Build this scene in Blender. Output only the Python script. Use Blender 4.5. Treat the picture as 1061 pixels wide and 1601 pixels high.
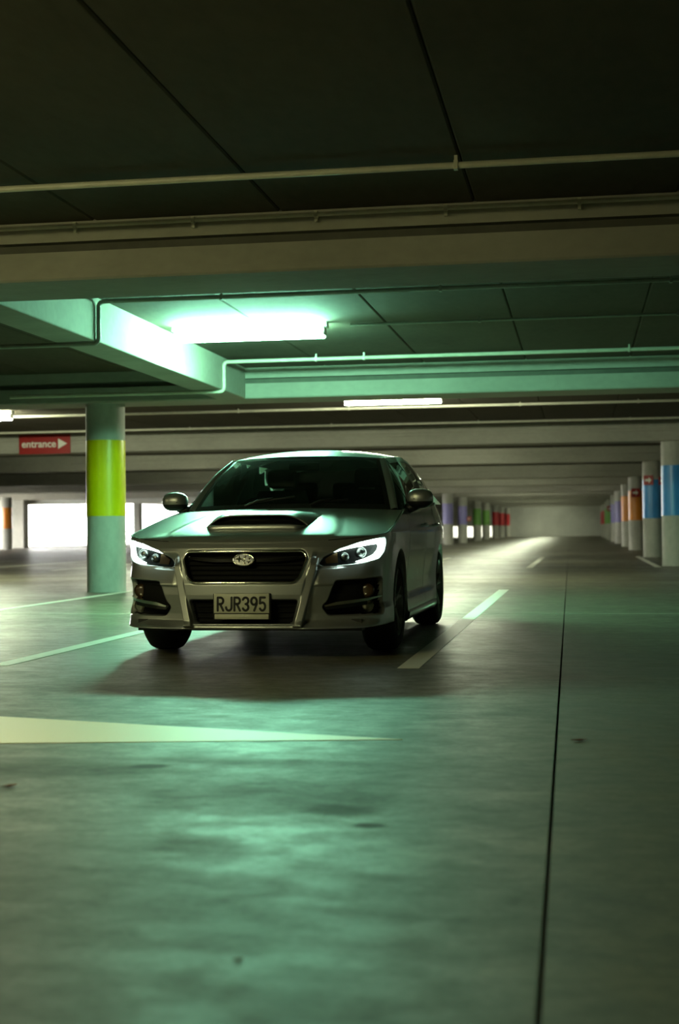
import bpy, bmesh, math, random
import numpy as np
from mathutils import Vector, Matrix, Euler

# ------------------------------------------------------------------ clear
for o in list(bpy.data.objects):
    bpy.data.objects.remove(o)
SC = bpy.context.scene
COL = SC.collection
R = math.radians
random.seed(4)

# ------------------------------------------------------------------ camera
CAM_H = 0.83
cam_d = bpy.data.cameras.new('camera')
cam = bpy.data.objects.new('camera', cam_d)
COL.objects.link(cam)
cam_d.sensor_fit = 'VERTICAL'
cam_d.sensor_height = 36.0
cam_d.sensor_width = 24.0
cam_d.lens = 50.0
cam_d.clip_end = 600
cam.matrix_world = (Matrix.Translation((0, 0, CAM_H)) @ Matrix.Rotation(R(9.6), 4, 'Z')
                    @ Matrix.Rotation(R(90 + 0.71), 4, 'X') @ Matrix.Rotation(R(-0.6), 4, 'Z'))
cam_d.dof.use_dof = True
cam_d.dof.focus_distance = 9.2
cam_d.dof.aperture_fstop = 2.6
SC.camera = cam

# ------------------------------------------------------------------ world: white overcast daylight outside
W = bpy.data.worlds.new('world')
SC.world = W
W.use_nodes = True
bg = W.node_tree.nodes['Background']
bg.inputs[0].default_value = (1.0, 1.0, 0.94, 1)
bg.inputs[1].default_value = 12.0

# ------------------------------------------------------------------ exposure
SC.view_settings.view_transform = 'Standard'
SC.view_settings.look = 'None'
SC.view_settings.gamma = 1.0
SC.view_settings.use_curve_mapping = False
SC.view_settings.exposure = 1.0

LAMP_TEAL = (0.34, 1.0, 0.63)
LAMP_WARM = (0.92, 1.0, 0.70)
LAMP_AMBER = (1.0, 0.97, 0.46)
S_TEAL, S_WARM, S_FAR, S_NEAR = 185.0, 115.0, 72.0, 54.0

# ================================================================== materials
MATS = {}


def nt(name):
    m = bpy.data.materials.new(name)
    m.use_nodes = True
    MATS[name] = m
    return m, m.node_tree.nodes, m.node_tree.links, m.node_tree.nodes['Principled BSDF']


def simple(name, col, rough=0.5, metal=0.0, coat=0.0, spec=0.5, em=None, ems=0.0, var=0.0, scale=8.0, bump=0.0):
    m, n, l, p = nt(name)
    p.inputs['Base Color'].default_value = (*col, 1)
    p.inputs['Roughness'].default_value = rough
    p.inputs['Metallic'].default_value = metal
    p.inputs['Coat Weight'].default_value = coat
    p.inputs['Specular IOR Level'].default_value = spec
    if em:
        p.inputs['Emission Color'].default_value = (*em, 1)
        p.inputs['Emission Strength'].default_value = ems
    tc = n.new('ShaderNodeTexCoord')
    no = n.new('ShaderNodeTexNoise')
    no.inputs['Scale'].default_value = scale
    no.inputs['Detail'].default_value = 4
    l.new(tc.outputs['Object'], no.inputs['Vector'])
    if var:
        r = n.new('ShaderNodeMapRange')
        r.inputs[1].default_value = 0.3
        r.inputs[2].default_value = 0.7
        r.inputs[3].default_value = 1 - var
        r.inputs[4].default_value = 1 + var
        l.new(no.outputs[0], r.inputs[0])
        mx = n.new('ShaderNodeVectorMath')
        mx.operation = 'SCALE'
        mx.inputs[0].default_value = col
        l.new(r.outputs[0], mx.inputs['Scale'])
        l.new(mx.outputs[0], p.inputs['Base Color'])
    if bump:
        b = n.new('ShaderNodeBump')
        b.inputs['Strength'].default_value = bump
        b.inputs['Distance'].default_value = 0.01
        l.new(no.outputs[0], b.inputs['Height'])
        l.new(b.outputs[0], p.inputs['Normal'])
    return m


def concrete(name, col, rough, sc=(1, 1, 1), var=0.25, big=0.5, speck=14.0):
    """cast concrete: large blotches, streaks and fine grain"""
    m, n, l, p = nt(name)
    tc = n.new('ShaderNodeTexCoord')
    mp = n.new('ShaderNodeMapping')
    mp.inputs['Scale'].default_value = sc
    geo = n.new('ShaderNodeNewGeometry')
    l.new(geo.outputs['Position'], mp.inputs['Vector'])
    n1 = n.new('ShaderNodeTexNoise'); n1.inputs['Scale'].default_value = big; n1.inputs['Detail'].default_value = 6
    n1.inputs['Roughness'].default_value = 0.62
    n2 = n.new('ShaderNodeTexNoise'); n2.inputs['Scale'].default_value = speck; n2.inputs['Detail'].default_value = 5
    l.new(mp.outputs[0], n1.inputs['Vector'])
    l.new(mp.outputs[0], n2.inputs['Vector'])
    a = n.new('ShaderNodeMath'); a.operation = 'MULTIPLY_ADD'
    l.new(n2.outputs[0], a.inputs[0]); a.inputs[1].default_value = 0.35
    l.new(n1.outputs[0], a.inputs[2])
    r = n.new('ShaderNodeMapRange')
    r.inputs[1].default_value = 0.42; r.inputs[2].default_value = 0.92
    r.inputs[3].default_value = 1 - var; r.inputs[4].default_value = 1 + var
    l.new(a.outputs[0], r.inputs[0])
    s = n.new('ShaderNodeVectorMath'); s.operation = 'SCALE'; s.inputs[0].default_value = col
    l.new(r.outputs[0], s.inputs['Scale'])
    l.new(s.outputs[0], p.inputs['Base Color'])
    p.inputs['Roughness'].default_value = rough
    p.inputs['Specular IOR Level'].default_value = 0.35
    b = n.new('ShaderNodeBump'); b.inputs['Strength'].default_value = 0.25; b.inputs['Distance'].default_value = 0.01
    l.new(n2.outputs[0], b.inputs['Height']); l.new(b.outputs[0], p.inputs['Normal'])
    return m


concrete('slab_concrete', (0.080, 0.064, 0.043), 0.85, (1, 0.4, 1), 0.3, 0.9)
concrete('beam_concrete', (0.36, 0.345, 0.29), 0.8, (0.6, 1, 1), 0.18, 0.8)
concrete('column_concrete', (0.42, 0.41, 0.36), 0.75, (1, 1, 0.6), 0.2, 2.0)
concrete('wall_concrete', (0.55, 0.55, 0.50), 0.8, (1, 1, 1), 0.2, 0.5)
concrete('outside_ground', (0.6, 0.6, 0.56), 0.9, (1, 1, 1), 0.1, 0.5)


def floor_material():
    m, n, l, p = nt('floor_concrete')
    geo = n.new('ShaderNodeNewGeometry')

    def noise(scale, vs, det=6, rough=0.6, dist=0.0):
        mp = n.new('ShaderNodeMapping'); mp.inputs['Scale'].default_value = vs
        l.new(geo.outputs['Position'], mp.inputs['Vector'])
        t = n.new('ShaderNodeTexNoise')
        t.inputs['Scale'].default_value = scale; t.inputs['Detail'].default_value = det
        t.inputs['Roughness'].default_value = rough; t.inputs['Distortion'].default_value = dist
        l.new(mp.outputs[0], t.inputs['Vector'])
        return t.outputs[0]

    def mr(src, a, b, c, d, smooth=False):
        r = n.new('ShaderNodeMapRange')
        if smooth: r.interpolation_type = 'SMOOTHSTEP'
        for i, v in enumerate((a, b, c, d)): r.inputs[i + 1].default_value = v
        l.new(src, r.inputs[0]); return r.outputs[0]

    def mul(a, b):
        x = n.new('ShaderNodeMath'); x.operation = 'MULTIPLY'
        l.new(a, x.inputs[0]); l.new(b, x.inputs[1]); return x.outputs[0]

    blot = noise(0.55, (1, 1, 1), 7, 0.62, 0.4)
    streak = noise(1.1, (0.35, 1.6, 1), 6, 0.6)
    grain = noise(40, (1, 1, 1), 4)
    f = mul(mr(blot, 0.3, 0.7, 0.72, 1.2), mr(streak, 0.3, 0.7, 0.82, 1.15))
    f = mul(f, mr(grain, 0.3, 0.7, 0.9, 1.1))
    f = mul(f, mr(noise(7.0, (0.75, 1.2, 1), 10, 0.74, 0.3), 0.36, 0.62, 0.68, 1.15))
    # oil stains with their own place and shape
    wob = noise(3.0, (1, 1, 1), 4)
    for (x, y, rx, ry, k) in [(-0.70, 4.14, 0.11, 0.09, 0.45), (-0.59, 3.95, 0.05, 0.035, 0.3), (-1.5, 4.86, 0.06, 0.04, 0.4),
                              (-2.2, 4.75, 0.75, 0.2, 0.6), (-0.9, 4.4, 0.55, 0.28, 0.72), (-1.0, 3.65, 0.14, 0.1, 0.7),
                              (0.9, 8.8, 2.2, 1.0, 0.75), (-1.9, 12.0, 1.0, 2.5, 0.7), (-1.15, 5.0, 0.5, 0.08, 0.8)]:
        d = n.new('ShaderNodeVectorMath'); d.operation = 'SUBTRACT'
        l.new(geo.outputs['Position'], d.inputs[0]); d.inputs[1].default_value = (x, y, 0)
        dv = n.new('ShaderNodeVectorMath'); dv.operation = 'DIVIDE'
        l.new(d.outputs[0], dv.inputs[0]); dv.inputs[1].default_value = (rx, ry, 1e3)
        ln = n.new('ShaderNodeVectorMath'); ln.operation = 'LENGTH'
        l.new(dv.outputs[0], ln.inputs[0])
        ad = n.new('ShaderNodeMath'); ad.operation = 'MULTIPLY_ADD'
        l.new(wob, ad.inputs[0]); ad.inputs[1].default_value = 1.6; l.new(ln.outputs[1], ad.inputs[2])
        f = mul(f, mr(ad.outputs[0], 1.25, 2.2, k, 1.0, True))
    s = n.new('ShaderNodeVectorMath'); s.operation = 'SCALE'; s.inputs[0].default_value = (0.135, 0.127, 0.084)
    l.new(f, s.inputs['Scale']); l.new(s.outputs[0], p.inputs['Base Color'])
    sp = n.new('ShaderNodeSeparateXYZ'); l.new(geo.outputs['Position'], sp.inputs[0])
    # the cross aisle in front of the bays is worn rougher than the bays
    ad = n.new('ShaderNodeMath'); ad.operation = 'ADD'
    l.new(mr(sp.outputs[1], 6.5, 9.5, 0.52, 0.37, True), ad.inputs[0])
    l.new(mr(f, 0.35, 1.15, 0.21, -0.02), ad.inputs[1])      # stained, worn spots are duller
    l.new(ad.outputs[0], p.inputs['Roughness'])
    p.inputs['Specular IOR Level'].default_value = 0.45
    b = n.new('ShaderNodeBump'); b.inputs['Strength'].default_value = 0.12; b.inputs['Distance'].default_value = 0.01
    l.new(noise(22, (1, 1, 1), 5), b.inputs['Height']); l.new(b.outputs[0], p.inputs['Normal'])


floor_material()


def paint_line_material(name, col, wear):
    m, n, l, p = nt(name)
    geo = n.new('ShaderNodeNewGeometry')
    t = n.new('ShaderNodeTexNoise'); t.inputs['Scale'].default_value = 5; t.inputs['Detail'].default_value = 7
    t.inputs['Roughness'].default_value = 0.7
    mp = n.new('ShaderNodeMapping'); mp.inputs['Scale'].default_value = (0.6, 1.6, 1)
    l.new(geo.outputs['Position'], mp.inputs['Vector']); l.new(mp.outputs[0], t.inputs['Vector'])
    cr = n.new('ShaderNodeMapRange')
    cr.inputs[1].default_value = wear - 0.06; cr.inputs[2].default_value = wear + 0.06
    l.new(t.outputs[0], cr.inputs[0])
    mx = n.new('ShaderNodeMix'); mx.data_type = 'RGBA'
    l.new(cr.outputs[0], mx.inputs[0])
    mx.inputs[6].default_value = (*col, 1); mx.inputs[7].default_value = (0.22, 0.21, 0.165, 1)
    l.new(mx.outputs[2], p.inputs['Base Color'])
    p.inputs['Roughness'].default_value = 0.5


paint_line_material('line_paint', (0.72, 0.71, 0.60), 0.66)
paint_line_material('thin_line_paint', (0.5, 0.5, 0.43), 0.52)
paint_line_material('arrow_paint', (0.90, 0.88, 0.70), 0.72)
simple('joint_filler', (0.03, 0.028, 0.022), 0.9)
simple('groove_dark', (0.13, 0.125, 0.10), 0.9, var=0.1)

for nm, c in dict(lime=(0.72, 0.62, 0.0), blue=(0.045, 0.26, 0.62), orange=(0.62, 0.20, 0.01), purple=(0.24, 0.21, 0.50),
                  green=(0.16, 0.38, 0.07), red=(0.50, 0.025, 0.03)).items():
    simple('band_' + nm, c, 0.33, var=0.06, scale=3)
simple('pipe_paint', (0.55, 0.53, 0.42), 0.45, var=0.1)
simple('pipe_shaded', (0.30, 0.29, 0.25), 0.5, var=0.1)  # pipe paint darkened in its colour to stand for a backlit look
simple('fixture_white', (0.75, 0.75, 0.7), 0.4)
for nm, c, s in (('tube_teal', LAMP_TEAL, S_TEAL), ('tube_warm', LAMP_WARM, S_WARM), ('tube_far', LAMP_WARM, S_FAR), ('tube_near', LAMP_AMBER, S_NEAR)):
    simple(nm, (0.8, 0.8, 0.8), 0.4, em=c, ems=s)
simple('sign_red', (0.33, 0.015, 0.012), 0.4, var=0.05)
simple('sign_white', (0.8, 0.78, 0.7), 0.4)
simple('beacon_red', (0.6, 0.04, 0.02), 0.3)

# car
def car_paint():
    m, n, l, p = nt('silver_paint')
    p.inputs['Base Color'].default_value = (0.40, 0.415, 0.41, 1)
    p.inputs['Metallic'].default_value = 0.75
    p.inputs['Roughness'].default_value = 0.37
    p.inputs['Coat Weight'].default_value = 0.6
    p.inputs['Coat Roughness'].default_value = 0.06
    tc = n.new('ShaderNodeTexCoord')
    t = n.new('ShaderNodeTexNoise'); t.inputs['Scale'].default_value = 900
    l.new(tc.outputs['Object'], t.inputs['Vector'])
    b = n.new('ShaderNodeBump'); b.inputs['Strength'].default_value = 0.03; b.inputs['Distance'].default_value = 0.002
    l.new(t.outputs[0], b.inputs['Height']); l.new(b.outputs[0], p.inputs['Normal'])


car_paint()
simple('black_plastic', (0.012, 0.012, 0.012), 0.45)
simple('matte_black', (0.006, 0.006, 0.006), 0.7, spec=0.15)
simple('gloss_black', (0.006, 0.006, 0.006), 0.12, coat=0.5)
simple('rubber', (0.012, 0.012, 0.012), 0.8, bump=0.2, scale=60)
simple('chrome', (0.85, 0.85, 0.82), 0.1, metal=1.0)
simple('satin_metal', (0.5, 0.5, 0.5), 0.3, metal=1.0)
simple('rim_metal', (0.20, 0.20, 0.20), 0.35, metal=0.9)
simple('interior_cloth', (0.05, 0.048, 0.045), 0.9, var=0.15, scale=40)
simple('headliner', (0.22, 0.22, 0.20), 0.95, var=0.05)
simple('plate_face', (0.55, 0.55, 0.44), 0.4, var=0.05, scale=30)
simple('plate_ink', (0.02, 0.02, 0.02), 0.5)
simple('emblem_blue', (0.02, 0.03, 0.09), 0.15, coat=1)
simple('lamp_reflector', (0.16, 0.17, 0.165), 0.32, metal=1.0)
simple('amber_lens', (0.06, 0.034, 0.014), 0.25, coat=0.6)
simple('tail_red', (0.25, 0.01, 0.01), 0.15, coat=1)
simple('drl_white', (0.9, 0.9, 0.9), 0.3, em=(0.72, 1.0, 0.86), ems=5.0)
simple('fog_lens', (0.25, 0.25, 0.2), 0.12, metal=0.6, coat=1)
simple('leaf_brown', (0.16, 0.05, 0.02), 0.7, var=0.3, scale=40)
simple('debris_dark', (0.02, 0.018, 0.012), 0.8)


def glass(name, tint, boost, rough=0.02):
    m = bpy.data.materials.new(name); m.use_nodes = True; MATS[name] = m
    n, l = m.node_tree.nodes, m.node_tree.links
    n.clear()
    out = n.new('ShaderNodeOutputMaterial')
    tr = n.new('ShaderNodeBsdfTransparent'); tr.inputs[0].default_value = (*tint, 1)
    gl = n.new('ShaderNodeBsdfGlossy'); gl.inputs['Roughness'].default_value = rough
    gl.inputs['Color'].default_value = (1, 1, 1, 1)
    fr = n.new('ShaderNodeFresnel'); fr.inputs['IOR'].default_value = boost
    mx = n.new('ShaderNodeMixShader')
    l.new(fr.outputs[0], mx.inputs[0]); l.new(tr.outputs[0], mx.inputs[1]); l.new(gl.outputs[0], mx.inputs[2])
    l.new(mx.outputs[0], out.inputs[0])


glass('windscreen_glass', (0.50, 0.55, 0.52), 1.6)
glass('side_glass', (0.035, 0.04, 0.038), 1.5)
glass('lens_clear', (0.93, 0.95, 0.94), 1.35)

# ================================================================== mesh helpers
def link(o, parent=None):
    COL.objects.link(o)
    if parent is not None:
        o.parent = parent
    return o


def tag(o, label=None, cat=None, group=None, kind=None):
    if label: o['label'] = label
    if cat: o['category'] = cat
    if group: o['group'] = group
    if kind: o['kind'] = kind
    return o


def empty(name, loc=(0, 0, 0), rz=0.0, label=None, cat=None, group=None, kind=None):
    o = bpy.data.objects.new(name, None)
    o.empty_display_size = 0.1
    o.location = loc
    o.rotation_euler = (0, 0, rz)
    return tag(link(o), label, cat, group, kind)


def mesh_obj(name, verts, faces, mat, parent=None, smooth=False, loc=(0, 0, 0)):
    me = bpy.data.meshes.new(name)
    me.from_pydata([tuple(map(float, v)) for v in verts], [], faces)
    for mm in (mat if isinstance(mat, (list, tuple)) else [mat]):
        me.materials.append(MATS[mm])
    if smooth:
        me.polygons.foreach_set('use_smooth', [True] * len(me.polygons))
    me.update()
    o = bpy.data.objects.new(name, me)
    o.location = loc
    return link(o, parent)


class MB:
    def __init__(s): s.v, s.f = [], []

    def add(s, v, f):
        b = len(s.v); s.v += [tuple(x) for x in v]; s.f += [tuple(i + b for i in q) for q in f]; return s

    def box(s, x0, x1, y0, y1, z0, z1, bev=0.0):
        if bev <= 0:
            v = [(x, y, z) for z in (z0, z1) for y in (y0, y1) for x in (x0, x1)]
            f = [(0, 2, 3, 1), (4, 5, 7, 6), (0, 1, 5, 4), (2, 6, 7, 3), (0, 4, 6, 2), (1, 3, 7, 5)]
            return s.add(v, f)
        bm = bmesh.new()
        bmesh.ops.create_cube(bm, size=1)
        for q in bm.verts:
            q.co = ((x0 + x1) / 2 + q.co.x * (x1 - x0), (y0 + y1) / 2 + q.co.y * (y1 - y0), (z0 + z1) / 2 + q.co.z * (z1 - z0))
        bmesh.ops.bevel(bm, geom=bm.edges[:], offset=bev, segments=2, affect='EDGES', profile=0.5)
        bm.verts.index_update()
        s.add([tuple(q.co) for q in bm.verts], [tuple(q.index for q in f.verts) for f in bm.faces])
        bm.free()
        return s

    def tube(s, pts, r, n=10, caps=True):
        pts = [Vector(p) for p in pts]
        rings = []
        t0 = (pts[1] - pts[0]).normalized()
        up = Vector((0, 0, 1)) if abs(t0.z) < 0.9 else Vector((0, 1, 0))
        u = t0.cross(up).normalized()
        rs = r if isinstance(r, (list, tuple)) else [r] * len(pts)
        for i, p in enumerate(pts):
            if i == 0: t = t0
            elif i == len(pts) - 1: t = (pts[i] - pts[i - 1]).normalized()
            else: t = ((pts[i] - pts[i - 1]).normalized() + (pts[i + 1] - pts[i]).normalized()).normalized()
            u = (u - t * u.dot(t)).normalized()
            w = t.cross(u)
            rings.append([p + (u * math.cos(2 * math.pi * k / n) + w * math.sin(2 * math.pi * k / n)) * rs[i] for k in range(n)])
        v = [q for ring in rings for q in ring]
        f = []
        for i in range(len(pts) - 1):
            for k in range(n):
                f.append((i * n + k, i * n + (k + 1) % n, (i + 1) * n + (k + 1) % n, (i + 1) * n + k))
        if caps:
            f.append(tuple(range(n - 1, -1, -1))); f.append(tuple((len(pts) - 1) * n + k for k in range(n)))
        return s.add(v, f)

    def lathe(s, prof, n=32, axis='z', c=(0, 0, 0)):
        v, f = [], []
        for (r, h) in prof:
            for k in range(n):
                a = 2 * math.pi * k / n
                x, y = r * math.cos(a), r * math.sin(a)
                p = (x, y, h) if axis == 'z' else ((h, x, y) if axis == 'x' else (x, h, y))
                v.append((p[0] + c[0], p[1] + c[1], p[2] + c[2]))
        for i in range(len(prof) - 1):
            for k in range(n):
                f.append((i * n + k, i * n + (k + 1) % n, (i + 1) * n + (k + 1) % n, (i + 1) * n + k))
        if prof[0][0] > 1e-4: f.append(tuple(range(n - 1, -1, -1)))
        if prof[-1][0] > 1e-4: f.append(tuple((len(prof) - 1) * n + k for k in range(n)))
        return s.add(v, f)

    def build(s, name, mat, parent=None, smooth=False, loc=(0, 0, 0)):
        return mesh_obj(name, s.v, s.f, mat, parent, smooth, loc)


def autosmooth(o, ang=35):
    me = o.data
    me.polygons.foreach_set('use_smooth', [True] * len(me.polygons))
    me.set_sharp_from_angle(angle=R(ang))
    return o


def grid_mesh(P):
    """P: (nu, nv, 3) array -> verts, faces"""
    nu, nv = P.shape[:2]
    v = P.reshape(-1, 3)
    i, j = np.meshgrid(np.arange(nu - 1), np.arange(nv - 1), indexing='ij')
    a = (i * nv + j).ravel()
    f = np.stack([a, a + nv, a + nv + 1, a + 1], 1)
    return v, f


def grid_obj(name, P, mat, parent=None, flip=False, keep=None, matidx=None, thick=0.0):
    v, f = grid_mesh(P)
    if flip: f = f[:, ::-1]
    if keep is not None: f = f[keep]
    o = mesh_obj(name, v, [tuple(int(q) for q in r) for r in f], mat, parent, True)
    if matidx is not None:
        if keep is not None: matidx = matidx[keep]
        o.data.polygons.foreach_set('material_index', [int(q) for q in matidx])
    if thick:
        md = o.modifiers.new('thickness', 'SOLIDIFY'); md.thickness = thick; md.offset = -1
    return o


def text_mesh(body, size, depth, bold=0.0, sx=1.0):
    cu = bpy.data.curves.new('t', 'FONT')
    cu.body = body; cu.size = size; cu.extrude = depth; cu.offset = bold
    cu.align_x = 'CENTER'; cu.align_y = 'CENTER'; cu.resolution_u = 3
    o = bpy.data.objects.new('t', cu); COL.objects.link(o)
    dg = bpy.context.evaluated_depsgraph_get()
    me = bpy.data.meshes.new_from_object(o.evaluated_get(dg))
    bpy.data.objects.remove(o); bpy.data.curves.remove(cu)
    v = np.array([q.co[:] for q in me.vertices]); f = [tuple(q.vertices) for q in me.polygons]
    bpy.data.meshes.remove(me)
    v[:, 0] -= (v[:, 0].min() + v[:, 0].max()) / 2
    v[:, 1] -= (v[:, 1].min() + v[:, 1].max()) / 2
    v[:, 0] *= sx
    return v, f


def sstep(x, a, b):
    t = np.clip((x - a) / (b - a), 0, 1)
    return t * t * (3 - 2 * t)


# ================================================================== STRUCTURE
CEIL, SOFF = 3.01, 2.60
FRONTS = [9.5, 18.57, 30.1, 39.2, 51.0, 60.0, 71.7, 80.7, 92.4, 101.2, 112.7, 121.7]
BW = 0.8
XL, XR, YB, YF = -34.0, 10.0, -8.0, 134.0
XM, YM = -16.0, 74.0          # the deck is narrower beyond the side opening

# ---- floor: base plus cast slabs with recessed joints
floor = MB().box(XL - 1, XR + 1, YB - 1, YF + 1, -0.5, -0.06).build('floor', 'joint_filler')
tag(floor, kind='structure')


def jx(y): return -0.08 - 0.0071 * (y - 2.4)


ys = [YB, 18.95, 39.6, 60.4, 81.1, 101.6, YF]
for i in range(len(ys) - 1):
    y0, y1 = ys[i] + 0.005, ys[i + 1] - 0.005
    for (xa, xb) in ((XL, -17.0), (-17.0, -8.5), (-8.5, None), (None, XR)):
        if xa == XL and y0 > YM + 2: continue
        c = []
        for (x, y, sgn) in ((xa, y0, 1), (xb, y0, -1), (xb, y1, -1), (xa, y1, 1)):
            c.append(((jx(y) if x is None else x) + sgn * 0.0045, y))
        v = [(x, y, -0.055) for x, y in c] + [(x, y, -0.004) for x, y in c]
        cx, cy = sum(p[0] for p in c) / 4, sum(p[1] for p in c) / 4
        v += [(x + math.copysign(0.0015, cx - x), y + math.copysign(0.0015, cy - y), 0.0) for x, y in c]
        f = [(8, 9, 10, 11)] + [(a, (a + 1) % 4, (a + 1) % 4 + 4, a + 4) for a in range(4)] + \
            [(a + 4, (a + 1) % 4 + 4, (a + 1) % 4 + 8, a + 8) for a in range(4)]
        mesh_obj('floor_slab', v, f, 'floor_concrete', floor)


# ---- painted markings (parts of the floor)
def marking(name, pts, mat='line_paint', h=0.0025):
    n = len(pts)
    v = [(x, y, 0.0002) for x, y in pts] + [(x, y, h) for x, y in pts]
    f = [tuple(range(n, 2 * n))] + [(a, (a + 1) % n, (a + 1) % n + n, a + n) for a in range(n)]
    return mesh_obj(name, v, f, mat, floor)


LW = 0.065
for x in (-1.02, -3.6, -6.2, -8.8, -11.4, -14.0):
    marking('bay_line', [(x - LW, 8.42), (x + LW, 8.42), (x + LW, 19.2), (x - LW, 19.2)])
for x in (1.55, -1.05, -3.65, -6.2, -8.8, -11.4, -14.0, -16.6, -19.2):
    marking('bay_line', [(x - LW, 29.6), (x + LW, 29.6), (x + LW, 40.2), (x - LW, 40.2)])
marking('centre_line', [(-14.0, 13.80), (6.0, 13.80), (6.0, 13.84), (-14.0, 13.84)], 'thin_line_paint', 0.002)
marking('centre_line', [(-19.2, 34.9), (6.0, 34.9), (6.0, 34.96), (-19.2, 34.96)], 'thin_line_paint', 0.002)
marking('direction_arrow', [(-0.70, 5.57), (-4.3, 6.56), (-4.3, 5.95), (-6.4, 5.95), (-6.4, 5.6), (-4.3, 5.6), (-4.3, 5.0)], 'arrow_paint')

# ---- ceiling: slab, panels between the beams, beams
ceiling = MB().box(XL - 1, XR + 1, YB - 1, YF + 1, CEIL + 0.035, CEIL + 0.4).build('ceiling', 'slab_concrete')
tag(ceiling, kind='structure')
PW = 1.325


def panel_mesh(y0, y1):
    g, b = 0.004, 0.011
    hx = PW / 2 - g
    v = [(-hx, y0, CEIL + 0.05), (hx, y0, CEIL + 0.05), (hx, y1, CEIL + 0.05), (-hx, y1, CEIL + 0.05),
         (-hx, y0, CEIL + b), (hx, y0, CEIL + b), (hx, y1, CEIL + b), (-hx, y1, CEIL + b),
         (-hx + b, y0, CEIL), (hx - b, y0, CEIL), (hx - b, y1, CEIL), (-hx + b, y1, CEIL)]
    f = [(0, 4, 5, 1)[::-1], (1, 5, 6, 2)[::-1], (2, 6, 7, 3)[::-1], (3, 7, 4, 0)[::-1],
         (4, 8, 9, 5)[::-1], (5, 9, 10, 6)[::-1], (6, 10, 11, 7)[::-1], (7, 11, 8, 4)[::-1], (8, 11, 10, 9)]
    return v, f


bays = [(YB, 9.5), (10.3, 18.57), (19.37, 30.1), (30.9, 39.2)]
for (y0, y1) in bays:
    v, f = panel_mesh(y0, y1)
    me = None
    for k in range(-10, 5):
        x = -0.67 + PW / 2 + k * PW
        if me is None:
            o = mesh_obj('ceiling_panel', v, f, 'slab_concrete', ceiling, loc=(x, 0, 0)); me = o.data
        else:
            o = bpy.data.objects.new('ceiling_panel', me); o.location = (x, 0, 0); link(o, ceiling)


def beam(x0, x1, y0, y1, groove=True):
    """beam along X with a recessed groove on both faces"""
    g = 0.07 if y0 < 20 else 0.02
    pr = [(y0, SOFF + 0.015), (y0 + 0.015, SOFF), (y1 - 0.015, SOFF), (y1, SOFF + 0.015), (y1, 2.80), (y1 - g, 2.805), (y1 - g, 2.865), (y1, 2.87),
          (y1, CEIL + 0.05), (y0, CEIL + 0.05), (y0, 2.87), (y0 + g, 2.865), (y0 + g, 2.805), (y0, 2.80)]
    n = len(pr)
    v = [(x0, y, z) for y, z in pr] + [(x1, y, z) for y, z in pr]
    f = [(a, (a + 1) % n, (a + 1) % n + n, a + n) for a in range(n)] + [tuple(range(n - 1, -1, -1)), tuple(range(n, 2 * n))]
    o = tag(mesh_obj('ceiling_beam', v, f, ['beam_concrete', 'groove_dark']), kind='structure')
    for k in ((4, 5, 6, 10, 11, 12) if y0 < 20 else ()): o.data.polygons[k].material_index = 1  # groove faces of the nearest beams take a darker colour
    return o


for y in FRONTS:
    beam(XL if y < YM else XM, XR, y, y + BW)
tag(MB().box(-4.8, -4.4, 10.3, 18.57, SOFF, CEIL + 0.05, 0.012).build('cross_beam', 'beam_concrete'), kind='structure')

# ---- walls
def wall(name, *boxes):
    m = MB()
    for b in boxes: m.box(*b)
    return tag(m.build(name, 'wall_concrete'), kind='structure')


H = CEIL + 0.04
wall('wall_right', (XR, XR + 0.3, YB, YF, -0.06, H))
wall('wall_back', (XL, XR, YB - 0.3, YB, -0.06, H))
wall('wall_left', (XL - 0.3, XL, YB, 54.0, -0.06, H), (XL - 0.3, XL, 54.0, YM + 0.3, 2.36, H))
wall('wall_side', (XL, -30.2, YM, YM + 0.4, -0.06, H))
wall('wall_lintel', (-30.2, XM, YM, YM + 0.4, 2.36, H))
wall('wall_inner', (XM - 0.3, XM, YM, YF, -0.06, H))
wall('wall_far', (-7.2, XR, YF, YF + 0.3, -0.06, H), (XM, -7.2, YF, YF + 0.3, 1.0, H))
t = MB().box(-30.2, XM, YM - 0.02, YM + 0.2, 0.0, 0.07).build('trim_1', 'wall_concrete')
tag(t, kind='structure')
wall('wall_daylight_dimmer', (XM - 3, -6.9, YF + 4.2, YF + 4.6, -0.09, 9.0), (-6.9, -6.6, YF + 0.3, YF + 4.6, -0.09, 9.0), (XM - 3, -7.2, YF, YF + 0.3, H, 9.0))  # tall light well added beyond the far opening to dim its daylight
g = MB().box(-160, 60, YM + 0.5, 330, -0.3, -0.09).box(-160, XL - 1.01, 20, YM + 0.5, -0.3, -0.09)
tag(g.build('ground', 'outside_ground'), kind='structure')

# ================================================================== COLUMNS
def column(x, y, band, label, r=0.27, z0=1.05, z1=2.10):
    root = empty('pillar', (x, y, 0), 0, label, 'pillar', 'round concrete pillars with painted bands')
    sh = MB().lathe([(r + 0.004, 0.0), (r, 0.03), (r, 1.0), (r, 2.2), (r, SOFF + 0.01)], 40).build('shaft', 'column_concrete', root)
    autosmooth(sh)
    b = MB().lathe([(r + 0.0005, z0), (r + 0.003, z0 + 0.001), (r + 0.003, z1 - 0.001), (r + 0.0005, z1)], 40)
    b.f = b.f[:-2]
    autosmooth(b.build('painted_band', 'band_' + band, root))
    return root


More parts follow.
